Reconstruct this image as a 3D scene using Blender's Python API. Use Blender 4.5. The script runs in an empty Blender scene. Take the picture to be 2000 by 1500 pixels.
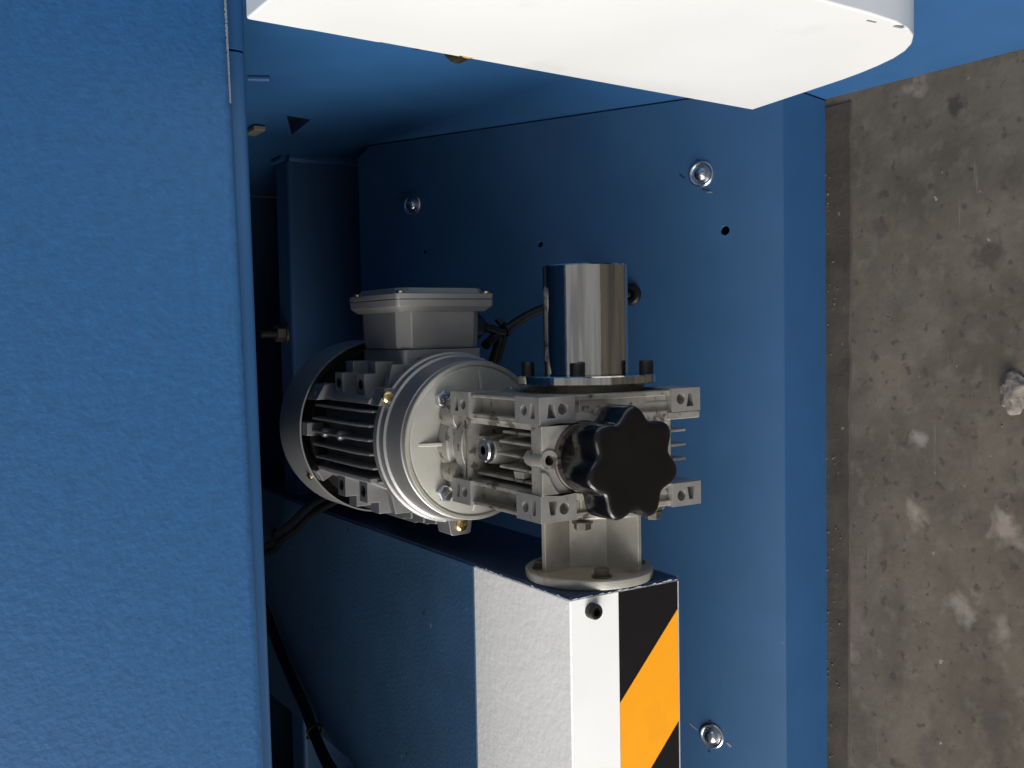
import bpy, bmesh, math, random
from mathutils import Vector, Matrix, Quaternion
random.seed(7)
C = bpy.context.scene.collection
S = bpy.context.scene
PI = math.pi
R = math.radians

# ------------------------------------------------------------------ camera
# machine frame: X = world right (up in the turned photograph), Y = into the machine, Z = up
cam = bpy.data.objects.new('camera', bpy.data.cameras.new('camera'))
C.objects.link(cam)
_a, _p, _r, CAMH = R(32.5), R(2.849), R(1.054), 0.634
def ph(v):                                   # photo axes (right, away, up) -> world
    d = Vector((-math.sin(_a), math.cos(_a), 0)); e = Vector((math.cos(_a), math.sin(_a), 0))
    v = Vector(v)
    return Vector((v.z, v.dot(d), -v.dot(e)))
_rt, _up = Vector((1, 0, 0)), Vector((0, math.sin(_p), math.cos(_p)))
_R = ph(_rt*math.cos(_r) - _up*math.sin(_r)); _U = ph(_rt*math.sin(_r) + _up*math.cos(_r))
_F = ph((0, math.cos(_p), -math.sin(_p)))
m = Matrix.Identity(4)
for i in range(3):
    m[i][0], m[i][1], m[i][2] = _R[i], _U[i], -_F[i]
m[2][3] = CAMH
cam.matrix_world = m
cam.data.sensor_width = 36; cam.data.lens = 36.0
cam.data.clip_start = 0.01; cam.data.clip_end = 60
S.camera = cam

# ------------------------------------------------------------------ world and lamps
w = bpy.data.worlds.new('World'); S.world = w; w.use_nodes = True
bg = w.node_tree.nodes['Background']
bg.inputs[0].default_value = (0.95, 0.98, 1.0, 1); bg.inputs[1].default_value = 0.28
def area(name, loc, target, sx, sy, power, col):
    l = bpy.data.lights.new(name, 'AREA'); l.shape = 'RECTANGLE'; l.size = sx; l.size_y = sy
    l.energy = power; l.color = col
    o = bpy.data.objects.new(name, l); C.objects.link(o); o.location = loc
    o.rotation_euler = (Vector(target)-Vector(loc)).to_track_quat('-Z', 'Y').to_euler()
    return o
area('doorway_light', (-2.6, -0.78, 0.74), (0, .45, .25), 2.0, 1.7, 122, (1.0, 0.982, 0.955))
area('ceiling_light', (-3.2, -1.7, 3.6), (0, .5, .25), 4.0, 4.0, 152, (0.98, 0.985, 1.0))
S.view_settings.view_transform = 'Standard'; S.view_settings.look = 'None'
S.view_settings.exposure = 0.12; S.view_settings.gamma = 1.0

# ------------------------------------------------------------------ materials
def mat(name, col, rough=.5, metal=0., var=.08, vscale=40, bump=0., bscale=200, spec=.5, coat=0., rvar=0., bdet=2):
    m = bpy.data.materials.new(name); m.use_nodes = True
    n = m.node_tree.nodes; L = m.node_tree.links; b = n['Principled BSDF']
    b.inputs['Roughness'].default_value = rough; b.inputs['Metallic'].default_value = metal
    b.inputs['Specular IOR Level'].default_value = spec; b.inputs['Coat Weight'].default_value = coat
    tc = n.new('ShaderNodeTexCoord')
    nz = n.new('ShaderNodeTexNoise'); nz.inputs['Scale'].default_value = vscale; nz.inputs['Detail'].default_value = 6
    L.new(tc.outputs['Object'], nz.inputs['Vector'])
    rp = n.new('ShaderNodeValToRGB')
    rp.color_ramp.elements[0].position = .3; rp.color_ramp.elements[1].position = .7
    rp.color_ramp.elements[0].color = tuple(c*(1-var) for c in col)+(1,)
    rp.color_ramp.elements[1].color = tuple(min(1, c*(1+var)) for c in col)+(1,)
    L.new(nz.outputs['Fac'], rp.inputs['Fac']); L.new(rp.outputs['Color'], b.inputs['Base Color'])
    if rvar:
        mr = n.new('ShaderNodeMapRange'); mr.inputs['To Min'].default_value = max(.02, rough-rvar); mr.inputs['To Max'].default_value = rough+rvar
        mr.inputs['From Min'].default_value = .3; mr.inputs['From Max'].default_value = .7
        L.new(nz.outputs['Fac'], mr.inputs['Value']); L.new(mr.outputs['Result'], b.inputs['Roughness'])
    if bump:
        n2 = n.new('ShaderNodeTexNoise'); n2.inputs['Scale'].default_value = bscale; n2.inputs['Detail'].default_value = bdet
        L.new(tc.outputs['Object'], n2.inputs['Vector'])
        bp = n.new('ShaderNodeBump'); bp.inputs['Strength'].default_value = 1.0; bp.inputs['Distance'].default_value = bump
        L.new(n2.outputs['Fac'], bp.inputs['Height']); L.new(bp.outputs['Normal'], b.inputs['Normal'])
    m['rgb'] = col
    return m

def speck(m, col, scale, thr, amount=1.0, detail=3, width=.03, stretch=(1, 1, 1)):
    """mix small irregular marks of another colour into a material (wear, grime, reflection streaks)"""
    n = m.node_tree.nodes; L = m.node_tree.links; b = n['Principled BSDF']
    src = b.inputs['Base Color'].links[0].from_socket
    tc = [x for x in n if x.type == 'TEX_COORD'][0]
    mp = n.new('ShaderNodeMapping'); mp.inputs['Scale'].default_value = stretch
    L.new(tc.outputs['Object'], mp.inputs['Vector'])
    nz = n.new('ShaderNodeTexNoise'); nz.inputs['Scale'].default_value = scale; nz.inputs['Detail'].default_value = detail
    L.new(mp.outputs['Vector'], nz.inputs['Vector'])
    mr = n.new('ShaderNodeMapRange'); mr.inputs['From Min'].default_value = thr; mr.inputs['From Max'].default_value = thr+width
    mr.inputs['To Max'].default_value = amount
    L.new(nz.outputs['Fac'], mr.inputs['Value'])
    mx = n.new('ShaderNodeMix'); mx.data_type = 'RGBA'
    L.new(mr.outputs['Result'], mx.inputs['Factor']); L.new(src, mx.inputs['A']); mx.inputs['B'].default_value = col+(1,)
    L.new(mx.outputs['Result'], b.inputs['Base Color'])
    return m

def spot(m, pos, rad, col, amount=.8, nscale=60, edge=.5, ragged=.9, stretch=(1, 1, 1)):
    """a stain of irregular outline round a point of the surface"""
    n = m.node_tree.nodes; L = m.node_tree.links; b = n['Principled BSDF']
    src = b.inputs['Base Color'].links[0].from_socket
    g = n.new('ShaderNodeNewGeometry')
    sb = n.new('ShaderNodeVectorMath'); sb.operation = 'SUBTRACT'; sb.inputs[1].default_value = pos
    L.new(g.outputs['Position'], sb.inputs[0])
    ms = n.new('ShaderNodeVectorMath'); ms.operation = 'MULTIPLY'; ms.inputs[1].default_value = stretch
    L.new(sb.outputs[0], ms.inputs[0])
    ln = n.new('ShaderNodeVectorMath'); ln.operation = 'LENGTH'; L.new(ms.outputs[0], ln.inputs[0])
    nz = n.new('ShaderNodeTexNoise'); nz.inputs['Scale'].default_value = nscale; nz.inputs['Detail'].default_value = 4
    L.new(g.outputs['Position'], nz.inputs['Vector'])
    ma = n.new('ShaderNodeMath'); ma.operation = 'MULTIPLY_ADD'
    L.new(nz.outputs['Fac'], ma.inputs[0]); ma.inputs[1].default_value = rad*ragged*2; L.new(ln.outputs['Value'], ma.inputs[2])
    mr = n.new('ShaderNodeMapRange'); mr.inputs['From Min'].default_value = rad*(1+ragged); mr.inputs['From Max'].default_value = rad*(1+ragged-edge)
    mr.inputs['To Max'].default_value = amount
    L.new(ma.outputs[0], mr.inputs['Value'])
    mx = n.new('ShaderNodeMix'); mx.data_type = 'RGBA'
    L.new(mr.outputs['Result'], mx.inputs['Factor']); L.new(src, mx.inputs['A']); mx.inputs['B'].default_value = col+(1,)
    L.new(mx.outputs['Result'], b.inputs['Base Color'])

BLUE = (.0212, .088, .214)
M = {}
M['blue_hammer'] = mat('hammered_blue_paint', BLUE, .5, spec=.35, var=.10, vscale=170, bump=.00032, bscale=360, bdet=4)
M['blue'] = mat('blue_paint', BLUE, .45, var=.06, vscale=25, bump=.0001, bscale=500)
speck(M['blue'], (.012, .03, .07), 120, .765, .6, width=.02)
M['blue_lip_lit'] = mat('lit_blue_paint', (.0235, .094, .226), .45, var=.05, vscale=25, bump=.0001, bscale=500)  # same blue paint, lightened so the lip's stronger light is in its colour
M['blue_plate'] = mat('blue_plate_paint', (.0232, .0785, .172), .5, var=.06, vscale=25, bump=.00006, bscale=600)
speck(M['blue_plate'], (.012, .03, .07), 120, .765, .6, width=.02)
speck(M['blue_plate'], (.060, .085, .13), 14, .52, .14, detail=7, width=.2)
speck(M['blue_plate'], (.10, .13, .17), 240, .74, .5, detail=3, width=.02)
M['blue_arm'] = mat('blue_arm_paint', (.040, .094, .172), .42, var=.12, vscale=18, bump=.0003, bscale=350)
speck(M['blue_arm'], (.16, .22, .28), 130, .735, .8, width=.015)
speck(M['blue_arm'], (.01, .015, .03), 95, .70, .6, width=.02)
M['white_sheet'] = mat('white_sheet_paint', (.67, .66, .635), .35, var=.04, vscale=9)
speck(M['white_sheet'], (.42, .41, .40), 20, .62, .35, detail=7, width=.2)
speck(M['white_sheet'], (.35, .34, .33), 190, .76, .5, width=.02)
M['white_paint'] = mat('wrinkled_white_paint', (.80, .78, .75), .38, var=.03, vscale=30, bump=.00036, bscale=210, bdet=4)
speck(M['white_paint'], (.05, .05, .07), 120, .765, .8, width=.01)
M['white_front'] = mat('smooth_white_paint', (.84, .83, .80), .4, var=.02, vscale=20)
speck(M['white_front'], (.3, .32, .36), 110, .765, .8, width=.01)
M['cast'] = mat('cast_aluminium', (.36, .342, .298), .40, metal=.55, var=.20, vscale=90, bump=.00022, bscale=1500, rvar=.08)
speck(M['cast'], (.075, .06, .042), 130, .575, .8, detail=5, width=.06)
M['cast_face'] = mat('cast_flange_aluminium', (.39, .375, .325), .45, metal=.3, var=.07, vscale=60, bump=.00012, bscale=1500)
speck(M['cast_face'], (.06, .05, .04), 170, .755, .8, width=.01)
M['machined'] = mat('machined_aluminium', (.36, .345, .325), .38, metal=.6, var=.10, vscale=120, bump=.00006, bscale=900)
speck(M['machined'], (.16, .14, .12), 200, .66, .5, width=.05)
M['pedestal'] = mat('cast_pedestal_aluminium', (.35, .33, .285), .45, metal=.4, var=.14, vscale=70, bump=.00018, bscale=1300)
speck(M['pedestal'], (.15, .13, .10), 120, .66, .5, detail=5, width=.06)
M['motor'] = mat('silver_grey_motor_paint', (.27, .265, .26), .42, metal=.45, var=.08, vscale=60, bump=.00010, bscale=1300)
M['shield'] = mat('turned_end_shield', (.32, .31, .30), .36, metal=.6, var=.08, vscale=50, bump=.00006, bscale=1200)
M['cowl'] = mat('cowl_paint', (.34, .33, .315), .42, metal=.35, var=.05, vscale=40, bump=.00006, bscale=900)
M['box'] = mat('terminal_box_paint', (.31, .295, .275), .42, metal=.4, var=.07, vscale=60, bump=.00010, bscale=1400)
M['chrome'] = mat('polished_chrome', (.62, .60, .57), .08, metal=1, var=.05, vscale=60, bump=.00004, bscale=260, rvar=.03)
speck(M['chrome'], (.34, .33, .33), 150, .50, .75, detail=3, width=.10, stretch=(.05, 1, 1))  # lengthwise streaks put reflections into the chrome's colour
speck(M['chrome'], (.66, .62, .59), 110, .56, .6, detail=2, width=.08, stretch=(.06, 1, 1))
M['black'] = mat('glossy_black_plastic', (.004, .0035, .0035), .2, var=.2, vscale=80, bump=.00004, bscale=300, spec=.45)
M['rubber'] = mat('black_cable_sheath', (.006, .006, .0065), .42, spec=.35, var=.2, vscale=100)
M['dark'] = mat('blackened_steel', (.012, .011, .0105), .42, metal=.15, var=.3, vscale=150)
M['brown'] = mat('oil_seal_rubber', (.045, .033, .027), .55, var=.25, vscale=120)
M['seal_mark'] = mat('seal_moulded_mark', (.010, .009, .009), .5)
M['zinc'] = mat('zinc_plated_steel', (.58, .60, .62), .26, metal=1, var=.12, vscale=120, rvar=.06)
M['dull_bolt'] = mat('dull_bolt_steel', (.13, .115, .095), .42, metal=.8, var=.2, vscale=160)
M['brass'] = mat('yellow_passivated_screw', (.72, .56, .26), .28, metal=1, var=.15, vscale=200)
M['dark_slot'] = mat('screw_recess', (.02, .016, .01), .6)
M['yellow'] = mat('hazard_yellow_film', (.90, .345, .008), .42, var=.02)
M['hazard_black'] = mat('hazard_black_film', (.006, .005, .0055), .45, spec=.3, var=.1)
speck(M['yellow'], (.75, .27, .01), 35, .58, .5, detail=6, width=.2)
speck(M['hazard_black'], (.05, .045, .04), 150, .72, .5, detail=4, width=.03)
M['burr'] = mat('chipped_paint_edge', (.40, .43, .46), .5, var=.15, vscale=300)
M['beige'] = mat('beige_plastic', (.18, .155, .125), .5)
M['lump'] = mat('mortar', (.17, .145, .122), .9, var=.35, vscale=140, bump=.0015, bscale=220, bdet=5)
M['grit'] = mat('dirty_grit', (.085, .072, .058), .9, var=.5, vscale=300)
M['scuff'] = mat('pencil_scuff', (.010, .012, .02), .7)
M['scuff_pale'] = mat('pale_scuff', (.20, .22, .24), .5)
# concrete
M['concrete'] = mat('worn_concrete', (.108, .092, .070), .78, var=.30, vscale=14, bump=.0004, bscale=130, spec=.3, bdet=6)
speck(M['concrete'], (.150, .132, .105), 70, .52, .55, detail=8, width=.16)
speck(M['concrete'], (.070, .057, .045), 26, .53, .6, detail=8, width=.18, stretch=(1, 1.4, 1))
speck(M['concrete'], (.055, .044, .036), 110, .60, .7, detail=5, width=.08)
speck(M['concrete'], (.36, .32, .28), 120, .71, .7, detail=5, width=.03)
speck(M['concrete'], (.045, .038, .033), 90, .685, .8, detail=4, width=.04, stretch=(1.2, 1, 1))
speck(M['concrete'], (.30, .28, .245), 30, .69, .3, detail=5, width=.06, stretch=(.25, 3.5, 1))
for (x, y), r, c, am in (((.149, .43), .009, (.035, .03, .027), .85), ((.047, .405), .015, (.055, .042, .035), .8),
                         ((.072, .49), .009, (.07, .05, .045), .7), ((-.135, .459), .010, (.42, .36, .31), .8),
                         ((-.082, .457), .008, (.40, .36, .32), .75), ((.169, .46), .010, (.36, .29, .25), .8),
                         ((-.253, .518), .009, (.30, .26, .23), .7), ((-.134, .391), .016, (.40, .33, .28), .8),
                         ((-.194, .423), .014, (.36, .33, .28), .7), ((-.207, .394), .010, (.35, .31, .27), .6),
                         ((.10, .385), .012, (.07, .06, .05), .6), ((.02, .47), .012, (.09, .08, .07), .5),
                         ((-.27, .40), .012, (.07, .06, .055), .6), ((-.31, .45), .010, (.09, .078, .07), .6)):
    if c[0] > .2: spot(M['concrete'], (x, y, 0), r, c, am*.6, nscale=85, edge=.9, ragged=1.5)
    else: spot(M['concrete'], (x, y, 0), r, c, am*.9, nscale=120, edge=.6, ragged=1.0)
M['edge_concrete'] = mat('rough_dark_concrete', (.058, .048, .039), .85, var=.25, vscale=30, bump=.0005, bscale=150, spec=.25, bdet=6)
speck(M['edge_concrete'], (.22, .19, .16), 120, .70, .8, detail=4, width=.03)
spot(M['pedestal'], (-.1535, .4885, .2400), .0075, (.22, .06, .03), .8, nscale=160, ragged=.7)

# ------------------------------------------------------------------ mesh helpers
O = Vector((-.071, .5164, .2496))            # centre of the gearbox output axis
BASE = {}

class MB:
    """collects shapes into one mesh; coordinates are world ones plus an offset"""
    def __init__(s, o=(0, 0, 0)):
        s.bm = bmesh.new(); s.o = Vector(o); s.m = Matrix.Identity(4)
    def v(s, p):
        return s.bm.verts.new(s.m @ Vector(p) + s.o)
    def faces(s, vs, fs):
        V = [s.v(p) for p in vs]
        for f in fs:
            try: s.bm.faces.new([V[i] for i in f])
            except ValueError: pass
        return s
    def box(s, x0, x1, y0, y1, z0, z1):
        x0, x1 = sorted((x0, x1)); y0, y1 = sorted((y0, y1)); z0, z1 = sorted((z0, z1))
        return s.faces([(x0, y0, z0), (x1, y0, z0), (x1, y1, z0), (x0, y1, z0), (x0, y0, z1), (x1, y0, z1), (x1, y1, z1), (x0, y1, z1)],
                       [(0, 3, 2, 1), (4, 5, 6, 7), (0, 1, 5, 4), (1, 2, 6, 5), (2, 3, 7, 6), (3, 0, 4, 7)])
    def prism(s, pts, axis, a, b):
        """outline in the two other axes (in order), pushed along axis from a to b"""
        def P(p, t): return {'x': (t, p[0], p[1]), 'y': (p[0], t, p[1]), 'z': (p[0], p[1], t)}[axis]
        n = len(pts)
        vs = [P(p, a) for p in pts]+[P(p, b) for p in pts]
        fs = [tuple(range(n))[::-1], tuple(range(n, 2*n))]+[(i, (i+1) % n, n+(i+1) % n, n+i) for i in range(n)]
        return s.faces(vs, fs)
    def lathe(s, c, axis, prof, seg=48, closed=False):
        """prof: (radius, distance along axis) pairs"""
        q = Vector(axis).normalized().to_track_quat('Z', 'Y'); c = Vector(c)
        rings = []
        for (r, h) in prof:
            if r < 1e-6: rings.append([s.v(c+q @ Vector((0, 0, h)))])
            else: rings.append([s.v(c+q @ Vector((r*math.cos(2*PI*i/seg), r*math.sin(2*PI*i/seg), h))) for i in range(seg)])
        prs = list(zip(rings, rings[1:]))
        if closed: prs.append((rings[-1], rings[0]))
        for A, B in prs:
            for i in range(seg):
                j = (i+1) % seg
                f = [A[i % len(A)], A[j % len(A)], B[j % len(B)], B[i % len(B)]]
                f = [x for k, x in enumerate(f) if x not in f[:k]]
                if len(f) > 2:
                    try: s.bm.faces.new(f)
                    except ValueError: pass
        if not closed:
            if len(rings[0]) > 1: s.bm.faces.new(rings[0][::-1])
            if len(rings[-1]) > 1: s.bm.faces.new(rings[-1])
        return s
    def cyl(s, c, axis, r, h0, h1, seg=32):
        return s.lathe(c, axis, [(r, h0), (r, h1)], seg)
    def tube(s, pts, r, seg=10, sub=8):
        P = [Vector(p) for p in pts]; Q = []
        P = [P[0]*2-P[1]]+P+[P[-1]*2-P[-2]]
        for i in range(1, len(P)-2):
            for k in range(sub):
                t = k/sub; a, b, c, d = P[i-1:i+3]
                Q.append(.5*((2*b)+(c-a)*t+(2*a-5*b+4*c-d)*t*t+(3*b-a-3*c+d)*t**3))
        Q.append(P[-2])
        up = Vector((.3, .2, .93)); rings = []
        for i, p in enumerate(Q):
            t = (Q[min(i+1, len(Q)-1)]-Q[max(i-1, 0)]).normalized()
            u = (up-t*up.dot(t)).normalized(); v = t.cross(u); up = u
            rings.append([s.v(p+(u*math.cos(2*PI*k/seg)+v*math.sin(2*PI*k/seg))*r) for k in range(seg)])
        for A, B in zip(rings, rings[1:]):
            for k in range(seg): s.bm.faces.new((A[k], A[(k+1) % seg], B[(k+1) % seg], B[k]))
        s.bm.faces.new(rings[0][::-1]); s.bm.faces.new(rings[-1])
        return s
    def mesh(s, name, smooth=32):
        bmesh.ops.recalc_face_normals(s.bm, faces=s.bm.faces)
        me = bpy.data.meshes.new(name); s.bm.to_mesh(me); s.bm.free()
        if smooth:
            for p in me.polygons: p.use_smooth = True
            me.set_sharp_from_angle(angle=R(smooth))
        return me
    def build(s, name, m, parent=None, bevel=0, seg=2, smooth=32, kind=None, cut=None):
        base = BASE.get(parent.name, Vector((0, 0, 0))) if parent else Vector((0, 0, 0))
        for x in s.bm.verts: x.co -= base
        me = s.mesh(name, smooth); o = link(name, me, m, parent)
        if parent: BASE[o.name] = base
        if cut is not None:
            for x in cut.bm.verts: x.co -= base
            cutaway(o, cut)
        if bevel: add_bevel(o, bevel, seg)
        if kind: o['kind'] = kind
        return o

def add_bevel(o, wd, seg=2):
    b = o.modifiers.new('bevel', 'BEVEL'); b.width = wd; b.segments = seg; b.limit_method = 'ANGLE'; b.angle_limit = R(35)
    b.harden_normals = True
def link(name, me, m, parent=None):
    o = bpy.data.objects.new(name, me); C.objects.link(o)
    if m is not None and len(me.materials) == 0: me.materials.append(m)
    if parent: o.parent = parent
    return o
def cutaway(o, cut):
    cm = cut.mesh('cut', 0); c = bpy.data.objects.new('cut', cm); C.objects.link(c)
    c.parent = o.parent
    md = o.modifiers.new('cut', 'BOOLEAN'); md.object = c; md.operation = 'DIFFERENCE'; md.solver = 'EXACT'; md.use_self = True
    bpy.context.view_layer.update()
    dg = bpy.context.evaluated_depsgraph_get()
    me = bpy.data.meshes.new_from_object(o.evaluated_get(dg), depsgraph=dg)
    o.modifiers.clear(); old = o.data; nm = old.name; o.data = me
    bpy.data.objects.remove(c); bpy.data.meshes.remove(cm); bpy.data.meshes.remove(old); me.name = nm
    for p in me.polygons: p.use_smooth = True
    me.set_sharp_from_angle(angle=R(32))
def thing(name, loc, label, cat, group=None):
    o = bpy.data.objects.new(name, None); C.objects.link(o); o.location = loc; o.empty_display_size = .02
    BASE[o.name] = Vector(loc); o['label'] = label; o['category'] = cat
    if group: o['group'] = group
    return o
def inst(name, me, m, parent, loc, axis=(0, 0, 1), spin=0.):
    """a piece from a shared mesh whose own +Z points along axis"""
    o = link(name, me, m, parent)
    o.location = Vector(loc)-BASE[parent.name]
    o.rotation_euler = (Vector(axis).to_track_quat('Z', 'Y') @ Quaternion((0, 0, 1), spin)).to_euler()
    return o
def kid(name, me, m, parent):                # sub-part sharing the piece's own axes
    return link(name, me, m, parent)
def text_mesh(t, size, depth):
    cu = bpy.data.curves.new('lettering', 'FONT'); cu.body = t; cu.size = size; cu.extrude = depth; cu.align_x = 'CENTER'; cu.align_y = 'CENTER'
    o = bpy.data.objects.new('lettering', cu); C.objects.link(o); bpy.context.view_layer.update()
    dg = bpy.context.evaluated_depsgraph_get(); me = bpy.data.meshes.new_from_object(o.evaluated_get(dg), depsgraph=dg)
    bpy.data.objects.remove(o); me.materials.clear(); return me
def circ(cx, cy, r, n=24, a0=0, a1=2*PI, end=False):
    k = n if not end else n-1
    return [(cx+r*math.cos(a0+(a1-a0)*i/k), cy+r*math.sin(a0+(a1-a0)*i/k)) for i in range(n)]

# shared fasteners -------------------------------------------------------------
def hex_bolt_mesh(af, h, washer=None):
    b = MB(); r = af/math.sqrt(3)
    if washer: b.cyl((0, 0, 0), (0, 0, 1), washer, 0, .0009, 28)
    z0 = .0009 if washer else 0
    b.lathe((0, 0, 0), (0, 0, 1), [(r, z0), (r, z0+h*.86), (r*.88, z0+h)], 6)
    b.lathe((0, 0, 0), (0, 0, 1), [(af*.44, z0+h*.9), (af*.44, z0+h*1.03), (af*.40, z0+h*1.06)], 24)
    return b.mesh('hex_bolt', 25)
HEX = hex_bolt_mesh(.010, .0045)
HEX_S = hex_bolt_mesh(.0088, .004, .0062)
def cap_screw_mesh():
    b = MB(); b.lathe((0, 0, 0), (0, 0, 1), [(.0044, 0), (.0044, .0072), (.0039, .0080), (.0024, .0080), (.0024, .0040), (0, .0036)], 6 and 28)
    return b.mesh('cap_screw')
CAP = cap_screw_mesh()
def pan_screw(r, h):
    b = MB(); b.lathe((0, 0, 0), (0, 0, 1), [(r, -.001), (r, h*.25), (r*.93, h*.62), (r*.7, h*.9), (r*.35, h), (0, h*1.02)], 24)
    o = b.build('pan', M['brass'])
    k = MB(); k.box(-r*.52, r*.52, -r*.13, r*.13, h*.35, h*2); k.box(-r*.13, r*.13, -r*.52, r*.52, h*.35, h*2)
    cutaway(o, k); me = o.data; bpy.data.objects.remove(o); return me
PAN = pan_screw(.0044, .0030); PAN_S = pan_screw(.0030, .0022)

# ------------------------------------------------------------------ floor
fl = MB()
fl.faces([(-4, -3, 0), (4, -3, 0), (4, 4, 0), (-4, 4, 0)], [(0, 1, 2, 3)])
floor = fl.build('floor', M['concrete'], smooth=0); floor['kind'] = 'structure'
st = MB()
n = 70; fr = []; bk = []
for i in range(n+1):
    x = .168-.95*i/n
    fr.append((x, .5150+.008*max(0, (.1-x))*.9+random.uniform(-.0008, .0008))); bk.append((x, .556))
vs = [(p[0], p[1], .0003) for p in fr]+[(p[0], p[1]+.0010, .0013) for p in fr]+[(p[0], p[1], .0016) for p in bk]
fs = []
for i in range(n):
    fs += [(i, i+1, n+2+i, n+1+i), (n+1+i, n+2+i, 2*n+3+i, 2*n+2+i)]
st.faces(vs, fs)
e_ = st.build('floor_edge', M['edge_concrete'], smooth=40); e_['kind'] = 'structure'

# ------------------------------------------------------------------ machine base: sloping plate, lip, side wall, rear beam
base = thing('blue_machine', (0, .54, 0), 'blue steel lower machine body with sloping bolted plate, standing on the concrete floor', 'machine')
XS = .1746
SL = .4253/.9051                              # slope of the plate
def zp(y): return (.4253*y-.15945)/.9051
# plate in its own slope frame: u along X, v up the slope, 3 mm thick, holes cut through
pt = Vector((0, -.4253, .9051)); pd = Vector((0, .9051, .4253))
P0 = Vector((0, .5204, zp(.5204)))
PM = Matrix(((1, 0, 0, 0), (0, pd.y, pt.y, P0.y), (0, pd.z, pt.z, P0.z), (0, 0, 0, 1)))
def vslope(y): return (y-.5204)/.9051
pl = MB(); pl.m = PM
vtop = vslope(.8805)
cxy = [(-.85, 0), (XS-.001, 0), (XS-.001, vtop-.014), (XS-.0105, vtop), (-.85, vtop)]
pl.prism(cxy, 'z', -.003, 0)
ho = MB(); ho.m = PM
for (x, y, r) in ((.0735, .813, .0017), (.0729, .7047, .0023), (.0733, .560, .0034)):
    ho.cyl((x, vslope(y), 0), (0, 0, 1), r, -.02, .02, 20)
plate = pl.build('back_plate', M['blue_plate'], base, bevel=.0003, cut=ho)
ug = MB(); ug.m = PM; ug.box(-.85, XS-.002, .02, vtop-.02, -.030, -.026); ug.build('under_plate', M['dark'], base)
# dark seam round the plate
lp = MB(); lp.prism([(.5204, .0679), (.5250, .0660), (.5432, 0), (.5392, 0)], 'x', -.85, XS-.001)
lp.build('base_lip', M['blue_lip_lit'], base, bevel=.0006)
def dome_bolt(x, y, ang):
    b = MB(); b.lathe((0, 0, 0), (0, 0, 1), [(.0056, .0010), (.0056, .0018), (.0051, .0032), (.0040, .0044), (.0024, .0052), (0, .0055)], 32)
    me = b.mesh('dome_bolt', 40)
    o = inst('dome_bolt', me, M['zinc'], base, P0+Vector((x, 0, 0))+pd*vslope(y), pt)
    wv = MB(); wv.lathe((0, 0, 0), (0, 0, 1), [(.0098, 0), (.0097, .0010), (.0088, .0017), (.0074, .0016), (.0066, .0009), (.0058, .0009), (.0050, .0004)], 40)
    kid('washer', wv.mesh('washer', 40), M['zinc'], o)
    return o
dome_bolt(.1161, .8243, 0); dome_bolt(.1166, .5764, 0); dome_bolt(-.3124, .5726, 0)
# pencil ticks and scuffs beside the bolts
sc = MB(); sc.m = PM
def tick(x, y, dx, dv, wd):
    v = vslope(y); a = Vector((x-dx/2, v-dv/2)); b = Vector((x+dx/2, v+dv/2)); nrm = Vector((-(b-a).y, (b-a).x)).normalized()*wd/2
    sc.prism([tuple(a-nrm), tuple(b-nrm*.4), tuple(b+nrm), tuple(a+nrm*.6)], 'z', .0001, .0003)
for q in ((.1165, .5905, .004, .004, .0014), (.1045, .5735, .002, .006, .0012), (.1275, .5790, .001, .002, .001), (.121, .836, .003, .005, .0014),
          (-.301, .5735, .001, .0015, .0016), (-.325, .5745, .0015, .001, .0016), (.128, .8205, .001, .001, .0008)): tick(*q)
sc.build('scuff_mark', M['scuff'], base, smooth=0, kind='stuff')
sc = MB(); sc.m = PM
for q in ((-.308, .586, .004, .006, .0012), (-.3165, .560, .003, .003, .0026), (.1025, .5705, .001, .004, .0012)): tick(*q)
sc.build('paint_chip', M['scuff_pale'], base, smooth=0, kind='stuff')
# dark grommet in the plate behind the chrome sleeve
gr = MB(); gr.m = PM; gv = vslope(.630)
gr.lathe((.0286, gv, 0), (0, 0, 1), [(.0085, -.002), (.0085, .0022), (.0070, .0042), (.0045, .0044), (.0042, -.002)], 28)
gr.build('cable_grommet', M['rubber'], base)
# side wall on the right (top of the picture), with a notch above the rear beam
sw = MB(); sw.prism([(-.30, .001), (1.25, .001), (1.25, .47), (.515, .47), (.47, .60), (-.30, .60)], 'x', XS, XS+.006)
nk = MB(); nk.prism([(.7830, .3415), (.7885, .3190), (.8560, .3100)], 'x', XS-.01, XS+.02)
sw.build('side_wall', M['blue'], base, cut=nk)
hb = MB(); hb.box(XS+.0065, XS+.04, .70, .945, .25, .40); hb.build('notch_shade_back', M['dark'], base)  # dark backing added behind the notch to stand in for shade
# rear beam and back wall closing the recess
rb = MB(); rb.box(-.9, XS-.0015, .95, .985, .02, .2800)
rb.build('rear_beam', M['blue_plate'], base, bevel=.004)
wb = MB(); wb.tube([(XS-.002, .949, .2790), (XS-.0026, .9475, .257), (XS-.002, .9485, .236), (XS-.002, .948, .205)], .0048, 8)
wb.tube([(XS-.002, .953, .2818), (XS-.003, .968, .2822), (XS-.002, .983, .2818)], .003, 8)
wb.build('weld_bead', M['blue'], base)
bw = MB(); bw.box(-.9, XS-.001, 1.24, 1.246, .001, .467); bw.build('rear_wall', M['blue_arm'], base)
lw = MB(); lw.box(-.906, -.901, .56, 1.246, .001, .467); lw.build('far_side_wall', M['blue_arm'], base)
sp = MB(); sp.box(.1695, XS-.001, .824, .850, .3440, .3540); sp.build('spacer_block', M['beige'], base, bevel=.001)
# stud on the side wall
sd = MB(); sd.tube([(XS-.0015, .6765, .4070), (XS-.0017, .673, .4000), (XS-.0018, .670, .3945)], .0022, 10); sd.build('stud', M['blue'], base)
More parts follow.
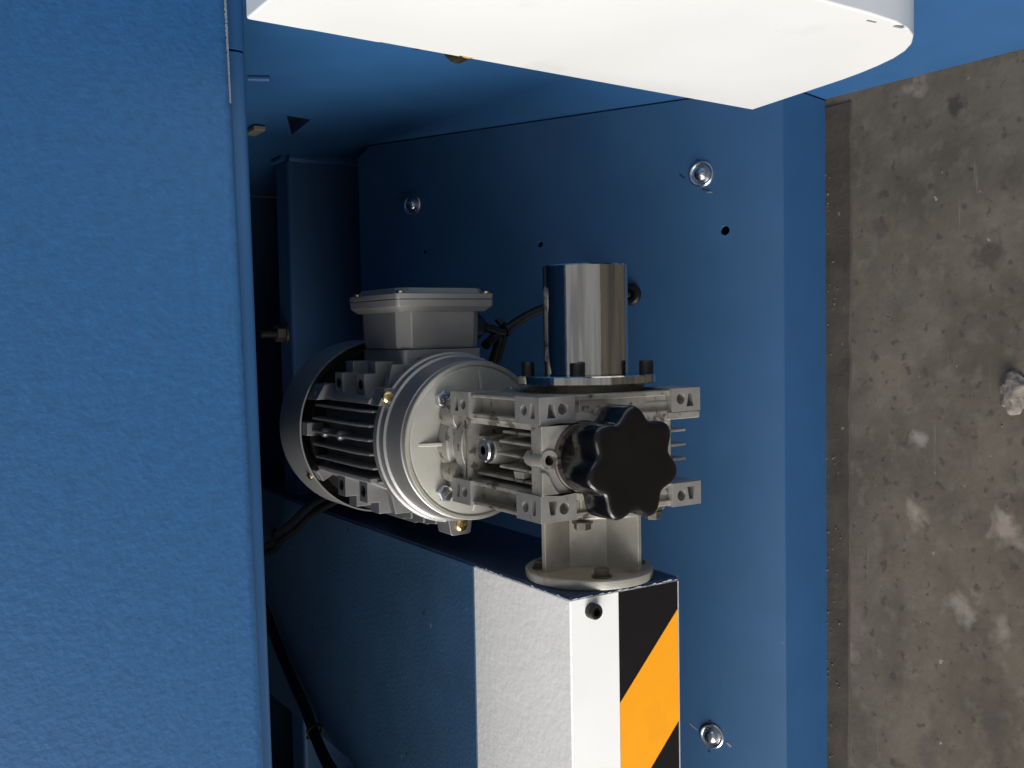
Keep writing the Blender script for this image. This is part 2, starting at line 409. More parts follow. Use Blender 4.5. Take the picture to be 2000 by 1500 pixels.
# clamp screw standing on the rear beam
cs = MB(); cs.cyl((.004, .966, .2798), (0, 0, 1), .0045, 0, .026, 16)
csr = cs.build('clamp_stud', M['dark'], base)
c2 = MB(); c2.cyl((.004, .966, .2798), (0, 0, 1), .010, .0005, .0025, 24); c2.lathe((.004, .966, .2798), (0, 0, 1), [(.0085, .0026), (.0085, .010), (.0078, .011)], 6)
c2.build('clamp_nut', M['dull_bolt'], csr)

# ------------------------------------------------------------------ machine cabinet above (left of the picture)
cab = thing('machine_cabinet', (0, .50, .47), 'large hammered blue steel cabinet front hanging over the dark recess', 'cabinet')
def zb(x): return .4712+.018*x
X0, X1 = -.9, .62
fp = MB()
prof = []
for (x) in (X0, X1):
    z = zb(x)
    prof.append([(x, .500, 1.15), (x, .500, z+.006), (x, .5006, z+.0032), (x, .5022, z+.0012), (x, .5046, z+.0003), (x, .509, z), (x, .509, 1.15)])
k = len(prof[0])
fp.faces(prof[0]+prof[1], [tuple(range(k)), tuple(range(k, 2*k))]+[(i, (i+1) % k, k+(i+1) % k, k+i) for i in range(k)])
fp.build('front_panel', M['blue_hammer'], cab, smooth=40)
def zr(x): return .4612+.008*x
def rail(x0, x1):
    b = MB(); pr = []
    for x in (x0, x1):
        z = zr(x)
        pr.append([(x, .511, z+.03), (x, .511, z+.0055), (x, .5118, z+.0028), (x, .5140, z+.0008), (x, .518, z), (x, .530, z), (x, .530, z+.03)])
    k = len(pr[0])
    b.faces(pr[0]+pr[1], [tuple(range(k)), tuple(range(k, 2*k))]+[(i, (i+1) % k, k+(i+1) % k, k+i) for i in range(k)])
    return b.build('edge_rail', M['blue'], cab, smooth=40)
rail(X0, .1430); rail(.1442, X1)
bd = MB(); bd.box(X0, X1, .531, 1.30, .468, 1.15); bd.build('cabinet_body', M['blue'], cab)
# worn bright edge along the foot of the front panel
we = MB(); vs = []; fs = []; n = 240
for i in range(n+1):
    x = .30-.185*i/n; z = zb(x); t = min(1, max(0, (x-.112)/.055))
    h = .0005*t*random.uniform(.5, 1.3)+.00001
    if random.random() < .5*(1-t): h = .00003
    vs += [(x, .5020, z+.0013-.6*h*random.random()), (x, .50045-h*.2, z+.0026+h)]
for i in range(n): fs.append((2*i, 2*i+1, 2*i+3, 2*i+2))
we.faces(vs, fs); we.build('worn_edge', M['burr'], cab, smooth=0, kind='stuff')

# ------------------------------------------------------------------ white guard (top of the picture)
gd = thing('sheet_guard', (.155, .40, .15), 'white painted sheet metal guard with rounded corner fixed beside the blue side wall', 'guard')
ol = [(.4479, .484), (.4502, .456), (.4500, .4535), (.4519, .432), (.4531, .4185), (.4524, .4170), (.4760, .144), (.3930, .1565), (.3780, .1598), (.3640, .1640), (.3500, .1695), (.3380, .1765), (.3280, .1850),
      (.3190, .1960), (.3125, .2090), (.3085, .2230), (.3060, .2450), (.2930, .484)]
g_ = MB(); g_.prism(ol, 'x', .140, .1735); g_.build('guard_shell', M['white_sheet'], gd, bevel=.0012)
for z, y, r in ((.3683, .4535, .0085), (.3918, .4522, .005)):
    b = MB(); b.lathe((.1415+.006, y, z), (0, 1, 0), [(r, .0), (r, .011), (r*.8, .0125), (0, .0128)], 24); b.build('brass_screw', M['brass'], gd)
gm = MB()
for (y, z, dy, dz) in ((.3064+.006, .2357, .0005, .003), (.3076+.004, .2172, .001, .003)):
    gm.box(.1396, .1398, y-dy, y+dy, z-dz, z+dz)
gm.build('scratch', M['scuff_pale'], gd, smooth=0)

# ------------------------------------------------------------------ support arm
AX, AF, AT, AB = -.083, -.0367, .0413, -.042      # end, front, top, bottom (from O)
arm = thing('support_arm', O+Vector((AX-.10, .05, AB)), 'blue box steel arm with white painted end carrying the gearbox', 'arm')
b = MB(O); b.prism([(AX-.002, .0752), (AX-.002, .66), (-.297, .66), (-.2955, .287), (-.90, .287), (-.90, .0752)], 'z', AB, AT)
b.build('arm_beam', M['blue_arm'], arm, bevel=.0012)
b = MB(O); b.box(-.90, AX-.002, AF+.0004, .0750, AB+.0004, AT); b.build('white_end', M['white_paint'], arm, bevel=.0012)
b = MB(O); b.box(-.90, AX-.0026, AF, AF+.0003, AB+.0012, AT-.0013); b.build('front_paint', M['white_front'], arm)
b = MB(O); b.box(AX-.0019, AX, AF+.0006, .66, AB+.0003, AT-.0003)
b.build('end_cap', mat('shaded_blue_paint', (.010, .028, .075), .45, var=.3, vscale=60, bump=.0003, bscale=300), arm, bevel=.0005)  # arm blue darkened: shade from flange and motor is in the colour
# burrs of paint on the cut edge
b = MB(O)
def burr_line(p, q, n, wd):
    p, q = Vector(p), Vector(q)
    for i in range(n):
        t = (i+random.random())/n; l = random.uniform(.001, .0045); c = p.lerp(q, t); d = (q-p).normalized()*l
        h = random.uniform(.3, 1.3)*wd; j = Vector((random.uniform(-.0004, .0005), random.uniform(-.0002, .0002), random.uniform(-.0002, .0002)))
        b.faces([c-d+j, c+d+j, c+d*.4+Vector((h, 0, 0))+j, c-d*.6+Vector((h*.7, 0, .0003))+j, c+Vector((0, .0004, -.0004))], [(0, 1, 2, 3), (0, 1, 4), (1, 2, 4), (3, 0, 4)])
burr_line((AX-.0021, AF-.0001, AT-.002), (AX-.0021, AF-.0001, AB+.001), 20, .0008)
burr_line((AX-.0021, AF, AT+.0001), (AX-.0021, .075, AT+.0001), 20, .0008)
burr_line((AX-.0001, AF+.002, AB+.0004), (AX-.0001, AF+.05, AB+.0004), 8, .0010)
b.build('paint_burr', M['burr'], arm, smooth=0, kind='stuff')
# fine pale line along the lower arris of the front face
b = MB(O); b.box(-.90, AX-.0026, AF-.00025, AF+.0003, AB+.0002, AB+.0011); b.build('pale_arris', M['burr'], arm, smooth=0)
# hazard sticker with stripes
b = MB(O); ZR, ZL = AB+.0012, .0059
b.box(-.90, AX-.0027, AF-.0003, AF-.0001, ZR, ZL)
stk = b.build('hazard_sticker', M['hazard_black'], arm, smooth=0)
for k in range(6):
    x = -.1030-.1420*k
    b = MB(O); b.prism([(x, ZR+.00003), (x-.0710, ZR+.00003), (x-.0710-.0500, ZL-.00003), (x-.0500, ZL-.00003)], 'y', AF-.00055, AF-.0003)
    if x-.121 > -.90: b.build('yellow_stripe', M['yellow'], stk, smooth=0)
# clamp grub screw in the white front
b = MB(O); b.lathe((-.0933, AF, .0262), (0, -1, 0), [(.0047, 0), (.0047, .0046), (.0041, .0056), (.0026, .0056), (.0026, .0020), (0, .0017)], 28)
b.build('grub_screw', M['dark'], arm)

# ------------------------------------------------------------------ gearbox
gb = thing('gearbox', O, 'cast aluminium gearbox with ribbed top on a round pedestal at the white arm end', 'gearbox')
ZT, ZL_, YF, YR = .0697, -.0493, -.05, .0505
# core and wheel housing
b = MB(O)
b.box(-.029, .029, -.0455, .0455, -.030, .0400)
b.cyl((0, 0, 0), (1, 0, 0), .0462, -.0342, .0338, 72)
b.box(-.0345, .0345, -.0462, .0462, .0, .0400)
for s_ in (1, -1): b.box(s_*.0198, s_*.0343, -.0462, .0462, .0395, .0500)
housing = b.build('housing', M['cast'], gb, bevel=.0015)
# output cover disc below the housing
b = MB(O); b.lathe((0, 0, -.001), (1, 0, 0), [(.0470, -.0390), (.0478, -.0382), (.0478, -.0310), (.0465, -.0295)], 72); b.build('output_cover', M['cast'], gb)
# corner pads, two pockets in each outer face
def pad_mesh(dy, dz, dx):
    """outer corner at local (0,0,0): extends to -x?, pad body spans x 0..dx, y 0..dy, z 0..dz, outer faces y=0 and z=0"""
    p = MB(); p.box(0, dx, 0, dy, 0, dz); o = p.build('pad', None)
    k = MB(); mx = dx*.5
    k.cyl((mx, .0158, -.001), (0, 0, 1), .0031, 0, .007, 20)
    k.prism([(mx-.0044, .0050), (mx-.0044, .0098), (mx+.001, .0094), (mx+.0040, .0086), (mx+.0040, .0056), (mx+.001, .0052)], 'z', -.001, .006)
    k.cyl((mx+.0006, -.001, .0158), (0, 1, 0), .0033, 0, .007, 20)
    k.prism([(mx-.0042, .0052), (mx-.0042, .0112), (mx+.001, .0100), (mx+.0036, .0096), (mx+.0036, .0064), (mx+.001, .0060)], 'y', -.001, .006)
    cutaway(o, k); me = o.data; bpy.data.objects.remove(o); return me
PADS = {}
def pad(xs, yo, ys, zo, zs, dy, dz, dx=.0154, x0=.0197):
    me = pad_mesh(dy, dz, dx)
    for v in me.vertices:
        x, y, z = v.co
        v.co = (xs*(x0+x), yo+ys*y, zo-zs*z) 
    if xs*ys*-zs < 0: me.flip_normals()
    me.materials.clear(); o = link('mounting_pad', me, M['machined'], gb); me.name = 'mounting_pad'
    o.location = O-BASE[gb.name]; add_bevel(o, .0004, 2); return o
for xs in (1, -1):
    pad(xs, YF, 1, ZT, 1, .0253, .0244); pad(xs, YR, -1, ZT, 1, .0228, .0244)
    pad(xs, YF, 1, ZL_, -1, .0253, .0229, .0142, .0217); pad(xs, YR, -1, ZL_, -1, .0228, .0229, .0142, .0217)
# rails between the pads: lip, sunk channel, lip
for xs in (1, -1):
    b = MB(O); s = xs
    b.box(s*.0322, s*.0343, -.0249, .0279, .048, .0680); b.box(s*.0198, s*.0222, -.0249, .0279, .045, .0672); b.box(s*.0205, s*.0335, -.0249, .0279, .045, .0600)
    b.build('top_rail', M['cast'], gb, bevel=.0006)
    b = MB(O)
    b.box(s*.0318, s*.0350, -.0478, -.042, -.0268, .0455); b.box(s*.0205, s*.0228, -.0478, -.042, -.0268, .0455); b.box(s*.0215, s*.0335, -.0448, -.040, -.0268, .0455)
    b.build('front_rail', M['cast'], gb, bevel=.0006)
    b = MB(O)
    b.box(s*.0318, s*.0350, .0478, .042, -.0268, .0455); b.box(s*.0205, s*.0228, .0478, .042, -.0268, .0455); b.box(s*.0215, s*.0335, .0448, .040, -.0268, .0455)
    b.build('rear_rail', M['cast'], gb, bevel=.0006)
    b = MB(O); b.box(s*.0220, s*.0345, -.0249, .0279, -.0475, -.040); b.build('foot_rail', M['cast'], gb, bevel=.0006)
# sloping shoulder ledges under the upper rails, front and rear cheeks of the finned bay
b = MB(O)
b.prism([(.0197, .0672), (.0197, .040), (.0172, .040), (.0158, .0652)], 'y', -.047, .0385)
b.prism([(-.0197, .0672), (-.0197, .050), (-.0190, .050), (-.0185, .0640)], 'y', -.047, .0385)
b.box(-.0197, .0197, -.0499, -.0398, .039, .0688)
b.box(-.0197, .0197, -.0418, -.0386, .039, .0668)
b.box(-.0200, .0200, .0312, .0345, .039, .0676)
b.box(-.0200, .0200, .0392, .0425, .039, .0660)
b.box(-.0175, .0175, -.0470, -.0416, .039, .0648)
k = MB(O); k.cyl((0, 0, .0640), (0, 1, 0), .0030, -.06, -.040, 20)
b.build('bay_frame', M['cast'], gb, bevel=.0008, cut=k)
for x in (.0127, -.0150):
    b = MB(O); b.box(x-.0008, x+.0008, -.0386, -.0020 if x > 0 else .03, .039, .0640); b.build('short_fin', M['cast'], gb, bevel=.0004)
for x, y1 in ((.0075, -.0030), (0., .0005), (-.0075, -.0030)):
    b = MB(O); b.prism([(-.0388, .039), (y1+.002, .039), (y1, .0672), (-.0388, .0676)], 'x', x-.0008, x+.0008); b.build('cooling_fin', M['cast'], gb, bevel=.0005)
for x, z1 in ((.0070, .0610), (-.0075, .0600)):
    b = MB(O); b.box(x-.0008, x+.0008, .0215, .0312, .039, z1); b.build('short_fin', M['cast'], gb, bevel=.0004)
# small raised tab in paler aluminium between two fins
b = MB(O); b.prism([(-.0095, -.0240), (-.0135, -.0235), (-.0138, -.0150), (-.0098, -.0130)], 'z', .052, .0640); b.build('pale_tab', M['cast_face'], gb, bevel=.0003)
# half-round boss with threaded hole at the mid height of the front cheek
b = MB(O); b.lathe((0, 0, .0640), (0, 1, 0), [(.0056, -.0508), (.0060, -.0500), (.0060, -.0395), (.0048, -.032)], 28)
hc = MB(O); hc.cyl((0, 0, .0640), (0, 1, 0), .0030, -.06, -.040, 20)
b.build('cheek_boss', M['cast'], gb, cut=hc)
# oil plug
b = MB(O); b.lathe((0, .0160, 0), (0, 0, 1), [(.0105, .039), (.0092, .054), (.0082, .0625)], 36); b.build('plug_boss', M['cast'], gb)
b = MB(O); b.lathe((0, .0160, 0), (0, 0, 1), [(.0074, .0626), (.0074, .0660), (.0066, .0670), (.0029, .0670)], 36)
b.lathe((0, .0160, 0), (0, 0, 1), [(.0030, .0670), (.0026, .0668), (.0025, .0645), (0, .0641)], 6)
plug = b.build('oil_plug', M['zinc'], gb)
# rear cast neck and clamp bell, then the round flange the motor bolts to
b = MB(O)
b.lathe((0, 0, .040), (0, 1, 0), [(.0285, .040), (.0285, .0505), (.0240, .0520), (.0240, .0580), (.0285, .0600), (.0300, .0690)], 60)
b.box(-.019, .019, .0425, .0560, .030, .0640)
b.build('input_neck', M['cast'], gb, bevel=.0012)
for sx in (1, -1):
    b = MB(O); b.cyl((sx*.0175, 0, .0610), (0, 1, 0), .0075, .050, .0690, 28); b.cyl((sx*.0250, 0, .0560), (0, 1, 0), .0070, .060, .0690, 28)
    b.build('bell_lobe', M['cast'], gb, bevel=.0008)
b = MB(O); b.lathe((0, 0, .040), (0, 1, 0), [(.026, .0694), (.0478, .0696), (.0492, .0702), (.0505, .0690), (.0525, .0690), (.0530, .0696), (.0530, .0738), (.026, .0738)], 120, closed=True)
fl_ = b.build('input_flange', M['cast_face'], gb)
for ang, r1 in ((0, .0440), (94, .0475), (-86, .0475), (180, .0440)):
    a = R(ang); u = Vector((math.sin(a), 0, math.cos(a))); t = Vector((math.cos(a), 0, -math.sin(a))); c = Vector((0, 0, .040))
    b = MB(O); vs = []
    for (rr, y) in ((.024, .0700), (r1, .0700), (r1-.001, .0692), (.024, .0618)):
        for s_ in (-1, 1):
            p = c+u*rr+t*(s_*.0011); vs.append((p.x, y, p.z))
    b.faces(vs, [(0, 2, 4, 6), (7, 5, 3, 1), (0, 1, 3, 2), (2, 3, 5, 4), (4, 5, 7, 6), (6, 7, 1, 0)])
    b.build('flange_rib', M['cast_face'], fl_, bevel=.0004)
T88 = text_mesh('8.8', .0042, .0002)
for (x, z, sp_) in ((.0290, .0655, .1), (-.0325, .0660, .35), (.029, .0145, 0.), (-.0325, .0145, .2)):
    o = inst('flange_bolt', HEX, M['zinc'], gb, O+Vector((x, .0690, z)), (0, -1, 0), sp_)
    t_ = kid('bolt_marking', T88, M['zinc'], o); t_.location = (0, 0, .00485); t_.rotation_euler = (0, 0, R(-70))
# dark seal ring round the worm shaft, with moulded lettering
b = MB(O); b.lathe((0, 0, .040), (0, 1, 0), [(.0150, -.0505), (.0192, -.0508), (.0200, -.0500), (.0206, -.0502), (.0211, -.0498), (.0211, -.046), (.0150, -.046)], 72, closed=True)
seal = b.build('oil_seal', M['brown'], gb)
def seal_text(t, ang, size, r):
    me = text_mesh(t, size, .00025); o = link('seal_marking', me, M['seal_mark'], seal); a = R(ang)
    o.location = O+Vector((r*math.sin(a), -.05085, .040+r*math.cos(a)))-BASE[gb.name]
    u = Vector((math.sin(a), 0, math.cos(a))); up = u; zax = Vector((0, -1, 0)); xax = up.cross(zax)
    mm = Matrix((xax, up, zax)).transposed(); o.rotation_euler = mm.to_euler(); return o
for t, an, sz in (('7', 40, .0042), ('40', 20, .0036), ('I', 2, .0042), ('H', -14, .0036), ('-', -28, .004)):
    seal_text(t, an, sz, .0176)
# worm bearing boss on the front face: raised cheeks above and below the seal, drilled ear, round boss
b = MB(O); b.lathe((0, 0, .040), (0, 1, 0), [(.0250, -.047), (.0246, -.0494), (.0212, -.0497), (.0212, -.044), (.0250, -.044)], 72, closed=True)
b.box(-.0193, .0193, -.0496, -.0440, .0475, .0682)
cb = MB(O); cb.cyl((0, 0, .040), (0, 1, 0), .0211, -.06, -.0452, 64); cb.cyl((0, 0, .0640), (0, 1, 0), .0030, -.06, -.040, 20)
b.build('worm_boss', M['cast'], gb, bevel=.0006, cut=cb)
for s_ in (1, -1):
    pts = [(.0694, s_*.0194), (.0470, s_*.0194)]+[(.040+.0262*math.cos(a), s_*.0262*math.sin(a)) for a in [R(q) for q in (50, 42, 34, 26, 20)]]+[(.0672, s_*.0066), (.0694, s_*.0060)]
    b = MB(O); b.faces([(x, -.0514, z) for z, x in pts]+[(x, -.0490, z) for z, x in pts],
        [tuple(range(len(pts))), tuple(range(len(pts), 2*len(pts)))]+[(i, (i+1) % len(pts), len(pts)+(i+1) % len(pts), len(pts)+i) for i in range(len(pts))])
    b.build('boss_web', M['cast'], gb, bevel=.0006)
b = MB(O); b.cyl((.0226, 0, .0255), (0, 1, 0), .0050, -.0496, -.044, 28)
hc = MB(O); hc.cyl((.0226, 0, .0255), (0, 1, 0), .0026, -.06, -.046, 20); b.build('drilled_ear', M['cast'], gb, cut=hc)
# fins on the foot side, seen past the knob
for x in (.0090, .0, -.0090):
    b = MB(O); b.prism([(-.030, -.040), (.030, -.040), (.026, -.0478), (-.0385, -.0478), (-.0400, -.030)], 'x', x-.0008, x+.0008)
    b.build('foot_fin', M['cast'], gb, bevel=.0004)
b = MB(O); b.prism([(-.0445, -.0264), (-.0478, -.0264), (-.0478, .010), (-.0445, .010)], 'x', .0150, .0217); b.build('foot_web', M['cast'], gb, bevel=.0006)
b = MB(O); b.prism([(-.0445, -.0264), (-.0478, -.0264), (-.0478, .010), (-.0445, .010)], 'x', -.0217, -.0150); b.build('foot_web', M['cast'], gb, bevel=.0006)
b = MB(O); b.prism([(-.0500, -.0490), (-.0440, -.0400), (-.0440, -.0240), (-.0500, -.0240)], 'x', .0172, .0216); b.build('foot_web', M['cast'], gb, bevel=.0006)
# round boss under the chrome flange
b = MB(O); b.cyl((0, 0, 0), (1, 0, 0), .0360, .0335, .0388, 64); b.build('output_boss', M['dull_bolt'], gb)
# pedestal: hub, four ribs, round foot
b = MB(O); b.prism([(.0165*math.cos(R(a)), .0165*math.sin(R(a))) for a in (-62, -8, 8, 62, 90, 118, 172, 188, 242, 270)], 'x', -.0772, -.0386)
def zy(ang, r): return (r*math.sin(R(ang)), r*math.cos(R(ang)))
ped = None
b2 = MB(O); b2.lathe((0, 0, 0), (1, 0, 0), [(.0400, -.0828), (.0404, -.0820), (.0404, -.0778), (.0396, -.0770), (.010, -.0766)], 72)
ped = b2.build('pedestal_foot', M['pedestal'], gb)
# hub and ribs use photo-plan angles: lateral axis (-Z,+Y) turned by the view
lat = Vector((0, -.5373, -.8434)); dep = Vector((0, .8434, -.5373))
b = MB(O); pts = []
for (l, q) in ((-.0140, -.0045), (.0125, -.0045), (.018, .0035), (.0125, .0115), (-.0140, .0115), (-.018, .0035)):
    p = lat*l+dep*q; pts.append((p.y, p.z))
b.prism(pts, 'x', -.0772, -.0386); b.build('pedestal_hub', M['pedestal'], ped, bevel=.001)
for (l0, q0, l1, q1) in ((.0118, -.0030, .0300, -.0190), (-.0132, -.0030, -.0292, -.0165), (.012, .009, .027, .022), (-.012, .009, -.027, .022)):
    a_, b_ = lat*l0+dep*q0, lat*l1+dep*q1; d_ = (b_-a_).normalized(); nn = Vector((0, -d_.z, d_.y))*.0017
    b = MB(O); b.prism([((a_-nn).y, (a_-nn).z), ((b_-nn).y, (b_-nn).z), ((b_+nn).y, (b_+nn).z), ((a_+nn).y, (a_+nn).z)], 'x', -.0771, -.0386); b.build('pedestal_rib', M['pedestal'], ped, bevel=.0004)
for k in range(4):
    a = R(-80+90*k); p = lat*(.0305*math.cos(a))+dep*(.0305*math.sin(a))
    inst('foot_bolt', HEX_S, M['dull_bolt'], gb, O+p+Vector((-.0769, 0, 0)), (1, 0, 0), .35+k)
for (y, z) in ((-.0405, .0345), (-.0390, -.020), (.036, .030), (.030, -.030)):
    inst('cover_bolt', HEX_S, M['dull_bolt'], gb, O+Vector((-.0387, y, z)), (-1, 0, 0), .3)

# ------------------------------------------------------------------ chrome sleeve on the output shaft
ch = thing('chrome_sleeve', O+Vector((.039, 0, 0)), 'polished chrome sleeve with bolted round flange on the right side of the gearbox', 'sleeve')
b = MB(O); b.lathe((0, 0, 0), (1, 0, 0), [(.0265, .0447), (.0265, .1114), (.0258, .1122), (.0225, .1122), (.0215, .1112), (.0215, .0447)], 96, closed=True)
b.build('sleeve_tube', M['chrome'], ch)
b = MB(O); b.lathe((0, 0, 0), (1, 0, 0), [(.010, .0390), (.0428, .0390), (.0436, .0397), (.0436, .0439), (.0429, .0446), (.010, .0446)], 96, closed=True)
b.build('sleeve_flange', M['chrome'], ch)
for k in range(4):
    a = R(-102.5+90*k); p = Vector((.0446, 0, 0))+lat*(.0375*math.cos(a))+dep*(.0375*math.sin(a))
    inst('socket_screw', CAP, M['dark'], ch, O+p, (1, 0, 0), 0)

# ------------------------------------------------------------------ black star knob on the worm shaft
kn = thing('star_knob', O+Vector((0, -.05, .04)), 'glossy black seven lobed hand knob on the front of the gearbox', 'knob')
def lobe(th):
    c = math.cos(7*(th-R(38)))
    return .0284+.0031*c-.0001*math.cos(14*(th-R(38)))
b = MB(O); nseg = 168; rings = []
def ring(y, sc, off):
    out = []
    for i in range(nseg):
        th = 2*PI*i/nseg; r = lobe(th)*sc-off
        out.append(b.v((r*math.sin(th), y, .040-r*math.cos(th))))
    return out
for (y, sc, off) in ((-.0735, 1, .0035), (-.0737, 1, .0012), (-.0750, 1, 0), (-.0932, 1, 0), (-.0946, 1, .0005), (-.0956, 1, .0018), (-.0960, 1, .0040), (-.0957, .62, 0), (-.0956, .05, 0)):
    rings.append(ring(y, sc, off))
for A, B in zip(rings, rings[1:]):
    for i in range(nseg): b.bm.faces.new((A[i], A[(i+1) % nseg], B[(i+1) % nseg], B[i]))
b.bm.faces.new(rings[0]); b.bm.faces.new(rings[-1])
b.build('knob_head', M['black'], kn, smooth=60)
b = MB(O); b.lathe((0, 0, .040), (0, 1, 0), [(.0165, -.0512), (.0165, -.0600), (.0190, -.0680), (.0215, -.0735)], 64); b.build('knob_hub', M['black'], kn, smooth=50)

# ------------------------------------------------------------------ electric motor
mo = thing('electric_motor', O+Vector((0, .074, .040)), 'grey finned electric motor with square terminal box behind the gearbox', 'motor')
MZ = .040
b = MB(O); b.lathe((0, 0, MZ), (0, 1, 0), [(.030, .0739), (.0520, .0739), (.0535, .0750), (.0556, .0920), (.0572, .0928), (.0574, .0990), (.0588, .0996), (.0590, .1045), (.0575, .1058), (.0545, .1062), (.0545, .1100), (.030, .1100)], 120, closed=True)
sh = b.build('end_shield', M['shield'], mo)
b = MB(O); b.cyl((0, 0, MZ), (0, 1, 0), .0495, .1085, .2130, 72); b.build('stator_body', M['motor'], mo)
FW = .0017
def fin_pts(h):                               # profile along Y: sloped end toward the end shield
    return [(.1105, .035), (.2080, .035), (.2080, h-.001), (.2070, h), (.1240, h), (.1200, h-.0012), (.1105, h-.0022)]
def side_fin(x, sgn):
    h = math.sqrt(max(.0618**2-x*x, .04**2))
    b = MB(O); b.prism([(y, MZ+sgn*z) for y, z in fin_pts(h)], 'x', x-FW/2, x+FW/2); return b.build('cooling_fin', M['motor'], mo, bevel=.0005)
for sg in (1, -1):
    for k in range(6): side_fin(.0200-.0096*k, sg)
for z in (.0285, .0190, .0095, .0, -.0095, -.0190, -.0285):
    h = math.sqrt(.0640**2-z*z)
    b = MB(O); b.faces([(-q, y, MZ+z-FW/2) for y, q in fin_pts(h)]+[(-q, y, MZ+z+FW/2) for y, q in fin_pts(h)],
                       [tuple(range(7)), tuple(range(7, 14))]+[(i, (i+1) % 7, 7+(i+1) % 7, 7+i) for i in range(7)])
    b.build('cooling_fin', M['motor'], mo, bevel=.0005)
# two cast nubs on the middle fin
for y in (.186, .158):
    b = MB(O); b.lathe((.0008, y, MZ+.0560), (0, 0, 1), [(.0034, -.004), (.0036, .0035), (.0028, .0055), (0, .0062)], 20); b.build('ejector_nub', M['motor'], mo)
# stepped foot lugs above and below (four slabs in view), with drilled outer faces
def lug(sx, y0, y1, sz=1):
    b = MB(O); Z = lambda q: MZ+sz*q
    pts = [(sx*.0285, Z(.030)), (sx*.0285, Z(.0525)), (sx*.0448, Z(.0525)), (sx*.0448, Z(.0440)), (sx*.0530, Z(.0440)), (sx*.0530, Z(.0240)), (sx*.040, Z(.020))]
    b.faces([(x, y0, z) for x, z in pts]+[(x, y1, z) for x, z in pts], [tuple(range(7)), tuple(range(7, 14))]+[(i, (i+1) % 7, 7+(i+1) % 7, 7+i) for i in range(7)])
    k = MB(O); k.cyl((sx*.0372, (y0+y1)/2, Z(.045)), (0, 0, sz), .0036, 0, .02, 20)
    o = b.build('foot_lug', M['motor'], mo, bevel=.0005, cut=k)
    r_ = MB(O); r_.lathe((sx*.0372, (y0+y1)/2, Z(.0490)), (0, 0, sz), [(.0027, 0), (.0036, 0), (.0036, .0037), (.0027, .0037)], 24, closed=True); r_.build('lug_bush', M['dark'], o)
for sx in (1, -1):
    for (y0, y1) in ((.130, .1435), (.168, .1815)):
        lug(sx, y0, y1)
        lug(sx, y0, y1, -1)
    # rail carrying the lugs, and the short slab next to the shield
    for sz in (1, -1):
        b = MB(O); Z = lambda q: MZ+sz*q
        b.prism([(sx*.0252, Z(.032)), (sx*.0252, Z(.0580)), (sx*.0280, Z(.0575)), (sx*.0345, Z(.0440)), (sx*.0345, Z(.030))], 'y', .1125, .206); b.build('lug_rail', M['motor'], mo, bevel=.0005)
        b = MB(O); b.prism([(sx*.034, Z(.024)), (sx*.034, Z(.0440)), (sx*.0510, Z(.0400)), (sx*.0510, Z(.0240))], 'y', .112, .1190); b.build('lug_web', M['motor'], mo, bevel=.0005)
# three screw ears on the shield rim
b = MB(O); ep = [(.0246, MZ+.0570), (.0246, MZ+.0420), (.0360, MZ+.0340), (.0360, MZ+.0518)]
b.prism(ep, 'y', .0990, .1135); b.build('screw_ear', M['shield'], mo, bevel=.0006)
inst('ear_screw', PAN, M['brass'], mo, O+Vector((.0302, .0990, MZ+.0500)), (0, -1, 0), R(50))
for ang in (-91, 151):
    a = R(ang); u = Vector((math.sin(a), 0, math.cos(a))); t = Vector((math.cos(a), 0, -math.sin(a))); c = Vector((0, 0, MZ))
    b = MB(O); vs = []
    for y in (.0950, .1130):
        for (rr, tt) in ((.050, -.0105), (.0665, -.0080), (.0675, -.006), (.0675, .006), (.0665, .0080), (.050, .0105)):
            p = c+u*rr+t*tt; vs.append((p.x, y, p.z))
    b.faces(vs, [(0, 1, 2, 3, 4, 5), (6, 7, 8, 9, 10, 11)]+[(i, (i+1) % 6, 6+(i+1) % 6, 6+i) for i in range(6)])
    b.build('screw_ear', M['shield'], mo, bevel=.0006)
    p = c+u*.0607; inst('ear_screw', PAN, M['brass'], mo, O+Vector((p.x, .0950, p.z)), (0, -1, 0), R(20+ang))
# rear screw post end with hole
b = MB(O); b.prism([(.0248, MZ+.050), (.0248, MZ+.0640), (.0355, MZ+.0575), (.0365, MZ+.048)], 'y', .1900, .2090)
k = MB(O); k.cyl((.0300, .198, MZ+.05), (0, 0, 1), .0022, 0, .03, 16); b.build('screw_post', M['motor'], mo, bevel=.0005, cut=k)
# fan cowl: thin shell, open toward the shield
b = MB(O); b.lathe((0, 0, MZ), (0, 1, 0), [(.0664, .2160), (.0676, .2160), (.0676, .2560), (.0660, .2640), (.0610, .2690), (.0200, .2720), (.0200, .2708), (.0600, .2680), (.0650, .2632), (.0664, .2555)], 120, closed=True)
b.build('fan_cowl', M['cowl'], mo)
b = MB(O); b.cyl((0, 0, MZ), (0, 1, 0), .0600, .2140, .2170, 72); b.cyl((0, 0, MZ), (0, 1, 0), .050, .2165, .255, 48); b.build('fan', M['dark'], mo)
for ang in (2, -31, 120, -120):
    a = R(ang); u = Vector((math.sin(a), 0, math.cos(a))); t = Vector((math.cos(a), 0, -math.sin(a))); c = Vector((0, 0, MZ))
    b = MB(O); vs = []
    for y in (.2065, .222):
        for (rr, tt) in ((.052, -.0055), (.0655, -.0048), (.0655, .0048), (.052, .0055)):
            p = c+u*rr+t*tt; vs.append((p.x, y, p.z))
    b.faces(vs, [(0, 1, 2, 3), (4, 5, 6, 7)]+[(i, (i+1) % 4, 4+(i+1) % 4, 4+i) for i in range(4)]); b.build('cowl_tab', M['shield'], mo, bevel=.0006)
    if ang != 2:
        p = c+u*.0676; inst('cowl_screw', PAN_S, M['brass'], mo, O+Vector((p.x, .2215, p.z)), u, .3)
